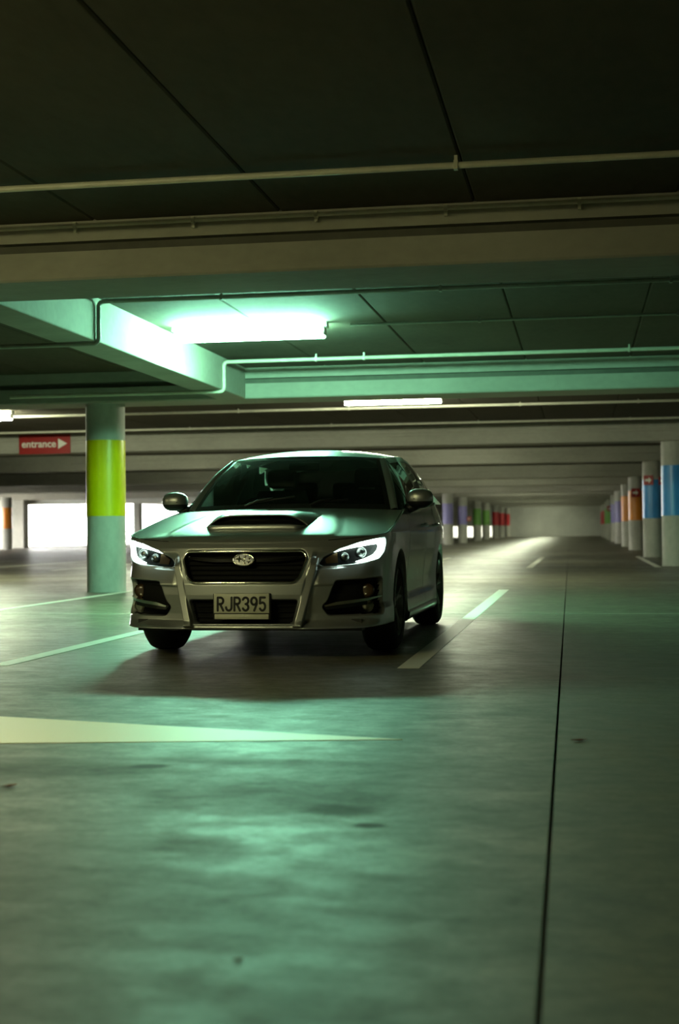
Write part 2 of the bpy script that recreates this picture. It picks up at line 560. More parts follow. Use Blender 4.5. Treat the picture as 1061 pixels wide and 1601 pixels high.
CY = [y + BW / 2 for y in FRONTS]
column(-6.50, CY[1], 'lime', 'lime-green banded round pillar standing left of the parked car')
left_cols = [(5, 'orange', 'orange banded pillar almost hidden behind the car mirror'),
             (6, 'purple', 'first purple banded pillar right of the car, largest of the far left row'),
             (7, 'purple', 'second purple banded pillar right of the car, with red plate beside it'),
             (8, 'green', 'nearer green banded pillar in the far left row'),
             (9, 'green', 'farther green banded pillar in the far left row'),
             (10, 'red', 'first red banded pillar of the far left row'),
             (11, 'red', 'second red banded pillar of the far left row')]
for i, b, lab in left_cols:
    column(-6.62, CY[i], b, lab)
column(-6.62, 131.0, 'red', 'last red banded pillar of the left row, beside the far wall')
right_cols = [(2, 'blue', 'nearest light-blue banded pillar at the right edge'),
              (3, 'blue', 'second blue banded pillar on the right, carrying red plates'),
              (4, 'orange', 'nearer orange banded pillar on the right, carrying a red plate'),
              (5, 'orange', 'farther orange banded pillar on the right'),
              (6, 'purple', 'nearer purple banded pillar of the right row'),
              (7, 'purple', 'farther purple banded pillar of the right row'),
              (8, 'green', 'nearer green banded pillar of the right row'),
              (9, 'green', 'farther green banded pillar of the right row'),
              (10, 'red', 'nearer red banded pillar at the far end of the right row'),
              (11, 'red', 'farther red banded pillar at the far end of the right row')]
for i, b, lab in right_cols:
    column(1.95, CY[i], b, lab)
column(-28.2, 67.2, 'orange', 'orange banded pillar at the left edge beside the bright opening')
p = MB().box(-30.4, -29.75, 73.2, 73.95, 0, SOFF + 0.3, 0.02).build('pier', 'column_concrete')
tag(p, 'square grey concrete pier at the left end of the bright opening', 'pier')
p = MB().box(-23.75, -23.4, 73.75, 74.35, 0, 2.36, 0.015).build('post', 'column_concrete')
tag(p, 'slim grey concrete post standing in the bright opening', 'post')


# ================================================================== PIPES
def bend(pts, r=0.06, n=5):
    out = [Vector(pts[0])]
    for i in range(1, len(pts) - 1):
        a, b, c = Vector(pts[i - 1]), Vector(pts[i]), Vector(pts[i + 1])
        d0, d1 = (a - b).normalized(), (c - b).normalized()
        for k in range(n + 1):
            t = k / n
            out.append((b + d0 * r) * (1 - t) ** 2 + b * 2 * t * (1 - t) + (b + d1 * r) * t ** 2)
    out.append(Vector(pts[-1]))
    return out


def conduit(pts, r, mat, label, brackets=(), name='conduit', drop=False):
    root = empty(name, (pts[0][0], pts[0][1], pts[0][2]), 0, label, 'pipe', 'ceiling conduits')
    b = Vector(pts[0])
    q = [Vector(p) - b for p in bend(pts)]
    m = MB().tube(q, r, 12)
    autosmooth(m.build('pipe', mat, root), 50)
    for x in brackets:
        z1 = CEIL - pts[0][2]
        k = MB().box(x - b.x - 0.012, x - b.x + 0.012, -r - 0.004, r + 0.004, -r - 0.006, r + 0.006)
        if drop: k.box(x - b.x - 0.010, x - b.x + 0.010, -0.006, 0.014, -r - 0.035, -r)
        else: k.box(x - b.x - 0.010, x - b.x + 0.010, -0.006, 0.006, r, z1 - 0.001)
        k.build('bracket', mat, root)
    return root


conduit([(9.9, 8.28, 2.95), (-9.5, 8.28, 2.95)], 0.020, 'pipe_paint', 'pale pipe hung nearest the camera below the dark ceiling', (-0.69, -6.0, 1.9))
conduit([(9.9, 9.46, 2.97), (-9.5, 9.46, 2.97)], 0.016, 'pipe_paint', 'pale conduit clipped along the top of the nearest beam', (-3.45, -2.6, -1.74, -0.86, 0.02, 0.9), drop=True)
conduit([(9.9, 12.6, 2.965), (-4.375, 12.6, 2.965), (-4.375, 12.6, SOFF - 0.025), (-7.2, 12.6, SOFF - 0.025)], 0.021, 'pipe_shaded',
        'backlit conduit stepping down around the cross beam, nearer of two', (-3.2, -1.2, 0.8))
conduit([(9.9, 17.3, 2.945), (-4.375, 17.3, 2.945), (-4.375, 17.3, SOFF - 0.025), (-7.2, 17.3, SOFF - 0.025)], 0.023, 'pipe_paint',
        'pale conduit stepping down around the cross beam, farther of two', (-3.2, -2.6, 0.6))
conduit([(9.9, 14.7, 2.975), (-2.35, 14.7, 2.975)], 0.014, 'pipe_shaded', 'thin dark conduit running right from the glowing green strip light', (-1.0, 1.0, 3.0))
conduit([(9.9, 24.75, 2.965), (-16, 24.75, 2.965)], 0.024, 'pipe_paint', 'pale conduit running just beyond the middle strip light', (-6, -4, -1, 1))
conduit([(9.9, 28.7, 2.965), (-16, 28.7, 2.965)], 0.024, 'pipe_paint', 'pale conduit in front of the beam that carries the red sign', (-8, -5, -2, 1))
conduit([(-0.55, 22.7, 2.96), (-2.1, 22.7, 2.96)], 0.016, 'pipe_paint', 'short conduit between middle strip light and small red beacon')

# ================================================================== LAMPS
def strip_light(x, y, tube, label, L=1.55, w=0.20, dp=0.075):
    root = empty('strip_light', (x, y, CEIL), 0, label, 'lamp', 'ceiling strip lights')
    h = L / 2
    MB().box(-h - 0.04, h + 0.04, -0.07, 0.07, -0.055, -0.0005, 0.006).build('channel', 'fixture_white', root)
    # rounded diffuser
    n = 12
    pr = [(w / 2 * math.cos(a), -0.055 - dp * math.sin(a)) for a in [math.pi * k / n for k in range(n + 1)]]
    v = [(-h, py, pz) for py, pz in pr] + [(h, py, pz) for py, pz in pr]
    k = n + 1
    f = [(a, a + 1, a + 1 + k, a + k) for a in range(n)] + [tuple(range(k - 1, -1, -1)), tuple(range(k, 2 * k))]
    d = mesh_obj('diffuser', v, f, tube, root)
    autosmooth(d)
    for sx in (-1, 1):
        MB().box(sx * h - 0.006, sx * h + 0.012, -w / 2 * 0.8, w / 2 * 0.8, -0.05 - dp * 0.8, -0.045, 0.004).build('end_cap', 'fixture_white', root)
    return root


strip_light(-3.43, 14.7, 'tube_teal', 'glaring green-white strip light above the car', L=1.6, w=0.22, dp=0.11)
strip_light(-2.95, 22.7, 'tube_warm', 'yellow-white strip light on the ceiling in mid frame', w=0.19, dp=0.115)
strip_light(-10.75, 24.0, 'tube_warm', 'yellow-white strip light cut by the left edge', w=0.19, dp=0.115)
strip_light(-4.2, 3.7, 'tube_near', 'warm strip light on the ceiling to the left of the camera')
strip_light(-12.5, 3.0, 'tube_near', 'warm strip light on the ceiling far to the left of the camera')
ORD = ['third', 'fourth', 'fifth', 'sixth', 'seventh', 'eighth', 'ninth', 'tenth', 'eleventh', 'twelfth', 'last']
for k, y in enumerate((35.0, 45.5, 55.5, 66.0, 76.5, 87.0, 97.0, 107.0, 117.5, 129.5)):
    strip_light(-3.3, y, 'tube_far', 'strip light above the lane, tucked up just beyond the %s ceiling beam' % ORD[k])
for k, y in enumerate((35.0, 45.5, 55.5, 66.0)):
    strip_light(-11.5, y, 'tube_far', 'strip light on the left side, tucked up just beyond the %s ceiling beam' % ORD[k])

bc = empty('alarm_beacon', (-0.50, 22.7, CEIL), 0, 'small red alarm beacon on the ceiling right of the middle strip light', 'alarm')
MB().lathe([(0.05, 0.0), (0.05, -0.03), (0.0, -0.03)], 16).build('base', 'fixture_white', bc)
autosmooth(MB().lathe([(0.045, -0.03), (0.043, -0.07), (0.03, -0.095), (0.0, -0.105)], 16).build('dome', 'beacon_red', bc))

# ================================================================== SIGNS
sg = empty('direction_sign', (-11.72, 30.1, 2.58), 0, 'red entrance sign with white arrow on the beam left of the lime pillar', 'sign')
MB().box(-0.60, 0.60, -0.03, -0.002, 0.0, 0.45, 0.006).build('panel', 'sign_red', sg)
tv, tf = text_mesh('entrance', 0.22, 0.003, 0.004)
tv *= (0.80 / (tv[:, 0].max() - tv[:, 0].min()))
mesh_obj('lettering', [(x - 0.13, -0.033 - z, y + 0.215) for x, y, z in tv], tf, 'sign_white', sg)
v = [(0.32, -0.034, 0.11), (0.32, -0.034, 0.34), (0.53, -0.034, 0.225), (0.32, -0.0295, 0.11), (0.32, -0.0295, 0.34), (0.53, -0.0295, 0.225)]
mesh_obj('arrow', v, [(0, 2, 1), (0, 1, 4, 3), (1, 2, 5, 4), (2, 0, 3, 5)], 'sign_white', sg)


def plate(x, y, z, label, s=0.24, rz=0.0):
    root = empty('marker_plate', (x, y, z), rz, label, 'sign', 'small red plates on the pillars')
    MB().box(-s / 2, s / 2, -0.012, 0.012, -s / 2, s / 2, 0.004).build('panel', 'sign_red', root)
    k = s * 0.32
    pts = [(-k, -k * 0.35), (0.1 * k, -k * 0.35), (0.1 * k, -k), (k, 0), (0.1 * k, k), (0.1 * k, k * 0.35), (-k, k * 0.35)]
    v = [(a, -0.016, b) for a, b in pts] + [(a, -0.011, b) for a, b in pts]
    n = len(pts)
    mesh_obj('arrow', v, [tuple(range(n))] + [(a, a + n, (a + 1) % n + n, (a + 1) % n) for a in range(n)], 'sign_white', root)


plate(1.83, CY[3] - 0.275, 2.08, 'small red plate on the second blue pillar, at its left', 0.26, R(-12))
plate(2.19, CY[3] - 0.20, 2.06, 'small red plate on the second blue pillar, at its right', 0.22, R(40))
plate(1.93, CY[4] - 0.285, 2.02, 'small red plate on the nearer orange pillar', 0.30)
plate(1.85, CY[8] - 0.285, 2.0, 'small red plate on the nearer green pillar of the right row', 0.32)
plate(-6.24, CY[7] - 0.05, 1.37, 'small red plate beside the second purple pillar', 0.24)

# ================================================================== DEBRIS ON THE FLOOR
def leaf(x, y, s, rz, label):
    pts = [(-1, 0), (-0.6, 0.32), (0, 0.42), (0.6, 0.25), (1, 0), (0.6, -0.25), (0, -0.42), (-0.6, -0.32)]
    v = [(0, 0, 0.002)] + [(a * s, b * s, 0.003 + 0.25 * s * abs(b) + 0.12 * s * a * a) for a, b in pts]
    n = len(pts)
    v += [(q[0], q[1], q[2] + 0.0015) for q in v]
    f = [(0, 1 + k, 1 + (k + 1) % n)[::-1] for k in range(n)]
    f += [tuple(i + n + 1 for i in q[::-1]) for q in f]
    f += [(1 + k, 1 + (k + 1) % n, n + 2 + (k + 1) % n, n + 2 + k) for k in range(n)]
    o = mesh_obj('dry_leaf', v, f, 'leaf_brown', None, loc=(x, y, -0.001))
    o.rotation_euler = (0, 0, rz)
    return tag(o, label, 'leaf', 'dry leaves on the floor')


leaf(-0.015, 5.60, 0.035, 0.3, 'brown dry leaf on the floor just right of the joint')
leaf(-1.85, 4.41, 0.032, 1.0, 'brown dry leaf on the floor at the left edge')
leaf(-0.66, 2.68, 0.011, 0.6, 'tiny dark scrap of leaf on the foreground floor')

# ================================================================== THE CAR
CAR = empty('car', (-2.12, 8.80, 0), R(-0.4), 'silver station wagon with a hood scoop and lit headlights parked in a bay', 'car')

# ---- plan outline of the body (half), with top and bottom heights at each point
PLAN = np.array([
    (0, 0, .745, .205), (.2, .004, .746, .205), (.4, .025, .752, .205), (.55, .064, .765, .205), (.71, .135, .774, .205), (.82, .24, .784, .21),
    (.878, .385, .800, .215), (.892, .60, .832, .22), (.892, .9, .880, .22), (.890, 1.2, .928, .22), (.888, 1.6, .978, .22), (.888, 2.1, .995, .22),
    (.888, 2.6, 1.0, .22), (.888, 3.1, 1.015, .22), (.888, 3.5, 1.03, .22), (.876, 3.9, 1.045, .24), (.84, 4.25, 1.055, .27),
    (.76, 4.48, 1.06, .28), (.58, 4.61, 1.06, .28), (.3, 4.67, 1.06, .28), (0, 4.69, 1.06, .28)])


def catmull(P, n=24):
    P = np.vstack([2 * P[0] - P[1], P, 2 * P[-1] - P[-2]])
    out = []
    for i in range(1, len(P) - 2):
        t = np.linspace(0, 1, n, endpoint=False)[:, None]
        a, b, c, d = P[i - 1], P[i], P[i + 1], P[i + 2]
        out.append(0.5 * (2 * b + (c - a) * t + (2 * a - 5 * b + 4 * c - d) * t ** 2 + (3 * b - a - 3 * c + d) * t ** 3))
    out.append(P[-2][None])
    return np.vstack(out)


def mirror_first(P):
    q = P.copy(); q[:, 0] *= -1
    full = np.vstack([q[::-1][:-1], P])
    return full


_pl = catmull(mirror_first(PLAN[:6]))
_half = catmull(PLAN)
# symmetric start so that the nose has no kink at the centre line
_arc = np.concatenate([[0], np.cumsum(np.hypot(np.diff(_half[:, 0]), np.diff(_half[:, 1])))])
ATOT = _arc[-1]


def plan_at(a):
    a = np.abs(a)
    x = np.interp(a, _arc, _half[:, 0]); y = np.interp(a, _arc, _half[:, 1])
    e = 0.012
    a0, a1 = np.clip(a - e, 0, ATOT), np.clip(a + e, 0, ATOT)
    tx = np.interp(a1, _arc, _half[:, 0]) - np.interp(a0, _arc, _half[:, 0])
    ty = np.interp(a1, _arc, _half[:, 1]) - np.interp(a0, _arc, _half[:, 1])
    ln = np.hypot(tx, ty)
    return x, y, ty / ln, -tx / ln


def a_of_y(y):
    k = np.argmax(_half[:, 0] > 0.5); m = _half[:, 1] < 4.5
    return float(np.interp(y, _half[:, 1], _arc))


ztop = lambda a: np.interp(np.abs(a), _arc, _half[:, 2])
zbot0 = lambda a: np.interp(np.abs(a), _arc, _half[:, 3])
DF = ([.15, .20, .215, .25, .30, .42, .49, .52, .58, .66, .72, .76, .80, .85], [.03, .0, -.005, .012, .014, .0, .004, .016, .034, .058, .08, .105, .14, .18])
DS = ([.15, .22, .25, .32, .36, .46, .56, .66, .76, .81, .83, .88, .94, 1.0, 1.06], [.02, .012, .010, .018, .036, .034, .022, .010, .003, .0, .006, .014, .028, .05, .075])
DR = ([.2, .3, .42, .6, .62, .8, 1.06], [.05, .02, .0, .0, .03, .04, .10])
YW = (0.93, 3.58)
ZW, RW, RARCH = 0.328, 0.328, 0.368


def inset(a, z):
    x, y, nx, ny = plan_at(a)
    wf = np.clip(-ny, 0, 1) ** 1.3
    wr = np.clip(ny, 0, 1) ** 1.3
    ws = np.clip(1 - wf - wr, 0, 1)
    d = wf * np.interp(z, *DF) + wr * np.interp(z, *DR) + ws * np.interp(z, *DS)
    # wheel-arch flares
    for yc in YW:
        rr = np.hypot(y - yc, z - ZW)
        fl = np.exp(-((rr - RARCH) / 0.09) ** 2) * np.clip(nx, 0, 1) ** 2
        d = d * (1 - 0.75 * fl) - 0.006 * fl
    return d


def ring(a, z, off=0.0):
    a = np.asarray(a, float); z = np.asarray(z, float)
    x, y, nx, ny = plan_at(a)
    d = inset(a, z) - off
    return np.stack([np.where(a < 0, -1, 1) * (x - nx * d), y - ny * d, z + 0 * x], -1)


def sd_poly(px, pz, poly):
    poly = np.asarray(poly)
    d = np.full(px.shape, 1e9); ins = np.zeros(px.shape, bool)
    n = len(poly)
    for i in range(n):
        x0, z0 = poly[i]; x1, z1 = poly[(i + 1) % n]
        ex, ez = x1 - x0, z1 - z0
        t = np.clip(((px - x0) * ex + (pz - z0) * ez) / (ex * ex + ez * ez + 1e-12), 0, 1)
        d = np.minimum(d, np.hypot(px - x0 - t * ex, pz - z0 - t * ez))
        c = ((z0 > pz) != (z1 > pz)) & (px < (x1 - x0) * (pz - z0) / (z1 - z0 + 1e-12) + x0)
        ins ^= c
    return np.where(ins, -d, d)


def round_poly(poly, r, n=5):
    P = [np.array(p) for p in poly]; out = []
    for i in range(len(P)):
        a, b, c = P[i - 1], P[i], P[(i + 1) % len(P)]
        rr = min(r, 0.45 * np.linalg.norm(a - b), 0.45 * np.linalg.norm(c - b))
        p0 = b + (a - b) / np.linalg.norm(a - b) * rr; p1 = b + (c - b) / np.linalg.norm(c - b) * rr
        for k in range(n + 1):
            t = k / n
            out.append(p0 * (1 - t) ** 2 + 2 * b * t * (1 - t) + p1 * t ** 2)
    return np.array(out)


GRILLE = round_poly([(-.395, .702), (.395, .702), (.425, .655), (.375, .53), (.335, .493), (-.335, .493), (-.375, .53), (-.425, .655)], .035)
INTAKE = round_poly([(-.355, .388), (.355, .388), (.318, .238), (-.318, .238)], .02)
FOG = round_poly([(.605, .505), (.965, .522), (1.015, .50), (1.03, .34), (1.0, .287), (.56, .287), (.515, .342), (.55, .372)], .018)
HEAD = round_poly([(.50, .612), (.535, .652), (.64, .705), (.80, .745), (.95, .768), (1.045, .778), (1.065, .75), (1.035, .69), (.96, .645), (.80, .618), (.64, .604), (.53, .600)], .012)

AF = a_of_y(YW[0] - RARCH)            # bumper ends at the front wheel arch
ridge_x = lambda z: .335 + (z - .235) * (.125 / .465)


def front_disp(a, z):
    """outward displacement of the nose surface (negative = recess)"""
    A = np.abs(a)
    s = A - ridge_x(z)
    hfade = sstep(z, .205, .245) * (1 - sstep(z, .64, .70))
    d = -0.034 * np.clip(s / 0.034, 0, 1) * hfade * (1 - sstep(A, .66, .92))
    # crease that runs from the ridge to the fog pocket
    cz = .475 + .03 * (A - .45)
    d += np.where(A > ridge_x(z) + .03, 0.010 * sstep(z, cz - .006, cz + .006) * (1 - sstep(z, cz + .02, cz + .12)) * sstep(A, .44, .5) * (1 - sstep(A, .95, 1.05)), 0)
    # bright facet along the ridge: faces forward and a little up
    tgt = np.interp(z, *DF) - ((z - .24) * .17 - .030)
    band = sstep(s, -.012, .0) * (1 - sstep(s, .042, .056)) * sstep(z, .212, .226) * (1 - sstep(z, .60, .665))
    d = d * (1 - band) + tgt * band
    # lower lip flares out, shelf above it
    lip = (1 - sstep(z, .222, .262)) * sstep(A, .30, .40)
    d += 0.030 * lip * (1 - sstep(A, .70, 1.0))
    d += -0.055 * (1 - sstep(sd_poly(a, z, GRILLE), -.008, .006))
    d += -0.06 * (1 - sstep(sd_poly(a, z, INTAKE), -.008, .006))
    d += -0.06 * (1 - sstep(sd_poly(A, z, FOG), -.010, .006))
    d += -0.05 * (1 - sstep(sd_poly(A, z, HEAD), -.007, .004))
    # shadow step under the headlight
    d += -0.012 * np.exp(-((z - (.592 + .03 * (A - .5))) / .008) ** 2) * sstep(A, .47, .5) * (1 - sstep(A, .62, .72))
    return d


# ---- front bumper (nose)
na, nz = 760, 130
av = np.linspace(-AF, AF, na)
tv_ = np.linspace(0, 1, nz)
Ag = np.repeat(av[:, None], nz, 1)
Zg = zbot0(Ag) + (ztop(Ag) - zbot0(Ag)) * tv_[None, :]
Pn = ring(Ag, Zg, front_disp(Ag, Zg))
lip_in = ring(Ag[:, :1], Zg[:, :1] + 0.004, -0.09)
Pn = np.concatenate([lip_in, Pn], 1)
Zc = np.concatenate([Zg[:, :1], Zg], 1); Ac = np.concatenate([Ag[:, :1], Ag], 1)
ac = (Ac[:-1, :-1] + Ac[1:, 1:]) / 2; zc = (Zc[:-1, :-1] + Zc[1:, 1:]) / 2
inside = (sd_poly(ac, zc, GRILLE) < 0) | (sd_poly(ac, zc, INTAKE) < -0.002) | (sd_poly(np.abs(ac), zc, FOG) < -0.002) | (sd_poly(np.abs(ac), zc, HEAD) < 0)
inside[:, 0] = True
bumper = grid_obj('front_bumper', Pn, ['silver_paint', 'matte_black'], CAR, matidx=inside.ravel().astype(int))

# ---- lower body sides in panels
def side_panel(name, y0, y1, sgn, mat='silver_paint', rows=46, gap=0.0025):
    a0, a1 = (y if isinstance(y, str) else a_of_y(y) for y in (y0, y1))
    n = max(6, int((a1 - a0) / 0.012))
    a = np.linspace(a0 + gap, a1 - gap, n)
    yy = plan_at(a)[1]
    zb = zbot0(a).copy()
    for yc in YW:
        m = np.abs(yy - yc) < RARCH
        zb[m] = np.maximum(zb[m], ZW + np.sqrt(RARCH ** 2 - (yy[m] - yc) ** 2))
    A = np.repeat(a[:, None], rows, 1)
    Z = zb[:, None] + (ztop(a) - zb)[:, None] * np.linspace(0, 1, rows)[None]
    P = ring(A, Z)
    inn = ring(A[:, :1], Z[:, :1], -0.05)
    P = np.concatenate([inn, P], 1)
    # folded edges at both ends
    P = np.concatenate([ring(np.concatenate([A[:1, :1], A[:1]], 1), np.concatenate([Z[:1, :1], Z[:1]], 1), -0.02), P,
                        ring(np.concatenate([A[-1:, :1], A[-1:]], 1), np.concatenate([Z[-1:, :1], Z[-1:]], 1), -0.02)], 0)
    P[..., 0] *= sgn
    return grid_obj(name, P, mat, CAR, flip=(sgn < 0))


for sgn in (1, -1):
    fe = side_panel('front_fender', YW[0] - RARCH + 0.001, 1.52, sgn)
    for nm, y0, y1 in (('front_door', 1.52, 2.56), ('rear_door', 2.56, 3.36)):
        d = side_panel(nm, y0, y1, sgn)
        hy = y1 - 0.17
        hb = ring(np.array([a_of_y(hy)]), np.array([.86]))[0]
        m = MB().tube([(sgn * (hb[0] - 0.005), hy - 0.11, .857), (sgn * (hb[0] + 0.03), hy - 0.085, .858), (sgn * (hb[0] + 0.035), hy, .862),
                       (sgn * (hb[0] + 0.03), hy + 0.085, .866), (sgn * (hb[0] - 0.005), hy + 0.11, .867)], 0.011, 8)
        autosmooth(m.build('door_handle', 'silver_paint', d), 60)
    side_panel('rear_quarter', 3.36, 4.44, sgn)
    # side sill skirt
    ya = np.linspace(1.33, 3.17, 60)
    A = np.array([a_of_y(y) for y in ya])[:, None] + np.zeros((1, 6))
    Z = np.array([.205, .17, .172, .20, .235, .245])[None] + np.zeros((60, 1))
    offs = np.array([-.10, -.03, -.004, .012, .014, .0])[None] + np.zeros((60, 1))
    P = ring(A, Z, offs); P[..., 0] *= sgn
    grid_obj('sill_skirt', P, 'silver_paint', CAR, flip=(sgn < 0))
# rear bumper and tail
a4 = a_of_y(4.44)
half = np.linspace(a4 + .003, ATOT - 1e-4, 60)
a_all = np.concatenate([half, -half[::-1]])
A = np.repeat(a_all[:, None], 30, 1)
Z = zbot0(A) + (ztop(A) - zbot0(A)) * np.linspace(0, 1, 30)[None]
grid_obj('tail', ring(A, Z), 'silver_paint', CAR)

# ---- hood: Coons patch between the nose edge, the fender edges and the cowl
AH, AC = 0.58, a_of_y(1.50)
top = lambda a: ring(a, ztop(a) - 0.001)


def hood(u, v, off=0.0):
    u = np.asarray(u, float); v = np.asarray(v, float)
    C0 = top(u * AH)
    e = top(np.array([AC]))[0]
    C1 = np.stack([u * e[0], 1.20 + (e[1] - 1.20) * u ** 2, .986 + (e[2] - .986) * u ** 2], -1)
    D1 = top(AH + (AC - AH) * v)
    D0 = D1 * np.array([-1, 1, 1])
    s = (u + 1) / 2
    s_, v_ = s[..., None], v[..., None]
    c00 = top(np.array([-AH]))[0]; c10 = top(np.array([AH]))[0]
    c01 = e * np.array([-1, 1, 1]); c11 = e
    P = (1 - v_) * C0 + v_ * C1 + (1 - s_) * D0 + s_ * D1 - ((1 - s_) * (1 - v_) * c00 + s_ * (1 - v_) * c10 + (1 - s_) * v_ * c01 + s_ * v_ * c11)
    au = np.abs(u)
    P[..., 2] += 0.034 * np.sin(np.pi * v) ** .8 * (1 - au ** 3) + 0.010 * np.clip((1 - v) * 6, 0, 1) * 0
    # raised centre panel with creases fanning out from the scoop
    cu = .46 + .26 * (1 - v)
    P[..., 2] += 0.005 * (1 - sstep(au, cu - .03, cu + .03)) * np.sin(np.pi * np.clip(v, 0, 1)) ** .5
    # rounded leading edge
    P[..., 2] -= 0.012 * (1 - sstep(v, 0, .05)) * (1 - au ** 6)
    P[..., 2] += off
    return P


nu, nv = 140, 110
U, V = np.meshgrid(np.linspace(-1, 1, nu), np.linspace(0, 1, nv), indexing='ij')
hood_o = grid_obj('hood', hood(U, V), 'silver_paint', CAR)
# dark seam between hood and fender
for sgn in (1, -1):
    pts = [Vector(hood(np.array(sgn * 0.985), np.array(v))) + Vector((0, 0, -.0005)) for v in np.linspace(.0, .99, 40)]
    MB().tube(pts, 0.0035, 6).build('seam', 'black_plastic', hood_o)

# ---- hood scoop
V0, V1 = .37, .80
nu, nv = 80, 40
U, V = np.meshgrid(np.linspace(-1, 1, nu), np.linspace(0, 1, nv), indexing='ij')
wid = .345 + .06 * V                                     # half width in hood u units
scv = V0 + .055 + (V1 - V0 - .055) * V
hgt = .070 * (1 - sstep(V, .15, 1.0) * .98)
edge = (1 - np.abs(U) ** 7)
P = hood(U * (wid + .045 * (1 - edge)), scv, 0) + np.stack([0 * U, 0 * U, hgt * edge - .004 * (1 - edge)], -1)
sc_o = grid_obj('hood_scoop', P, 'silver_paint', CAR, thick=0.008)
# black throat of the scoop
U2, V2 = np.meshgrid(np.linspace(-1, 1, 50), np.linspace(0, 1, 8), indexing='ij')
base = hood(U2 * .355, V0 + .065 + 0 * V2)
P = base + np.stack([0 * U2, 0.03 * V2, (.066 * (1 - np.abs(U2) ** 7)) * V2 + .0], -1)
grid_obj('throat', P, 'gloss_black', sc_o)
P = hood(U2 * .36, V0 - .010 + .090 * V2, .0035)
grid_obj('throat_floor', P, 'gloss_black', sc_o)
# bright lower lip
us = np.linspace(-.375, .375, 61)
prof = np.array([(.004, -.006), (-.006, -.002), (-.0105, .002), (-.0108, .004), (-.0070, .027), (-.004, .030), (.003, .031), (.030, .026)])
base = hood(us, V0 - .022 + .05 * np.clip((np.abs(us) - .31) / .065, 0, 9) ** 2)
kf = (1 - .85 * (np.abs(us) / .375) ** 10)
P = base[:, None, :] + np.stack([0 * us[:, None] + 0 * prof[None, :, 0], prof[None, :, 0] + 0 * us[:, None], prof[None, :, 1] * kf[:, None]], -1)
grid_obj('lip', P, 'silver_paint', sc_o)

# ---- glasshouse
def lerp(a, b, t): return a + (b - a) * t


def wind(u, v):
    u = np.asarray(u, float); v = np.asarray(v, float)
    b = np.stack([.742 * u, 1.235 + .30 * u ** 2, .984 - .008 * u ** 2 + 0 * u], -1)
    t = np.stack([.578 * u, 1.95 + .17 * u ** 2, 1.398 - .030 * u ** 2], -1)
    P = lerp(b, t, v[..., None])
    k = .035 * np.sin(np.pi * v) * 1.0
    P[..., 2] += k * .8; P[..., 1] -= k * .55
    return P


U, V = np.meshgrid(np.linspace(-1, 1, 50), np.linspace(0, 1, 30), indexing='ij')
ws = grid_obj('windscreen', wind(U, V), 'windscreen_glass', CAR)
# black ceramic border of the glass
for sgn in (1, -1):
    Ub, Vb = np.meshgrid(np.linspace(.955, 1.0, 4), np.linspace(0, 1, 30), indexing='ij')
    P = wind(Ub * sgn, Vb); P[..., 2] += .002; P[..., 1] -= .002
    grid_obj('glass_border', P, 'black_plastic', ws, flip=(sgn < 0))
Ub, Vb = np.meshgrid(np.linspace(-1, 1, 50), np.linspace(0, .07, 4), indexing='ij')
P = wind(Ub, Vb); P[..., 2] += .002; P[..., 1] -= .002
grid_obj('glass_border', P, 'black_plastic', ws)
# cowl between hood and glass
U, V = np.meshgrid(np.linspace(-1, 1, 40), np.linspace(0, 1, 5), indexing='ij')
P = lerp(hood(U, 0 * U + 1, -.012), wind(U, 0 * U), V[..., None]); P[..., 2] -= .008 * np.sin(np.pi * V)
grid_obj('cowl', P, 'black_plastic', CAR)
# wipers
for (p0, p1) in (((-.36, .05), (.10, .14)), ((.30, .05), (.62, .10))):
    q0, q1 = wind(p0[0], p0[1]), wind(p1[0], p1[1])
    m = MB()
    pts = [Vector(wind(lerp(p0[0], p1[0], t), lerp(p0[1], p1[1], t))) + Vector((0, -.018, .018)) for t in np.linspace(0, 1, 14)]
    m.tube(pts, 0.008, 8)
    c = pts[7] + Vector((0, -.012, .012)); b = pts[0] + Vector((-.02, -.03, -.02))
    m.tube([b, lerp(b, c, .5) + Vector((0, -.012, .012)), c], [0.011, .009, .006], 8)
    autosmooth(m.build('wiper', 'black_plastic', CAR), 60)

A_BOT, A_TOP = np.array([.795, 1.552, .974]), np.array([.606, 2.22, 1.384])


def apillar(v):
    v = np.asarray(v, float)[..., None]
    P = lerp(A_BOT, A_TOP, v)
    return P + np.sin(np.pi * v) * np.array([.012, -.03, .03])


_ry = np.array([2.22, 2.6, 3.0, 3.5, 3.9, 4.22])
_rx = np.array([.606, .622, .625, .615, .60, .575])
_rz = np.array([1.384, 1.414, 1.428, 1.415, 1.392, 1.36])


def rail(y): return np.stack([np.interp(y, _ry, _rx), y, np.interp(y, _ry, _rz)], -1)


_czy = np.array([1.95, 2.2, 2.6, 3.0, 3.5, 4.0, 4.35]); _czz = np.array([1.398, 1.442, 1.476, 1.484, 1.474, 1.446, 1.405])
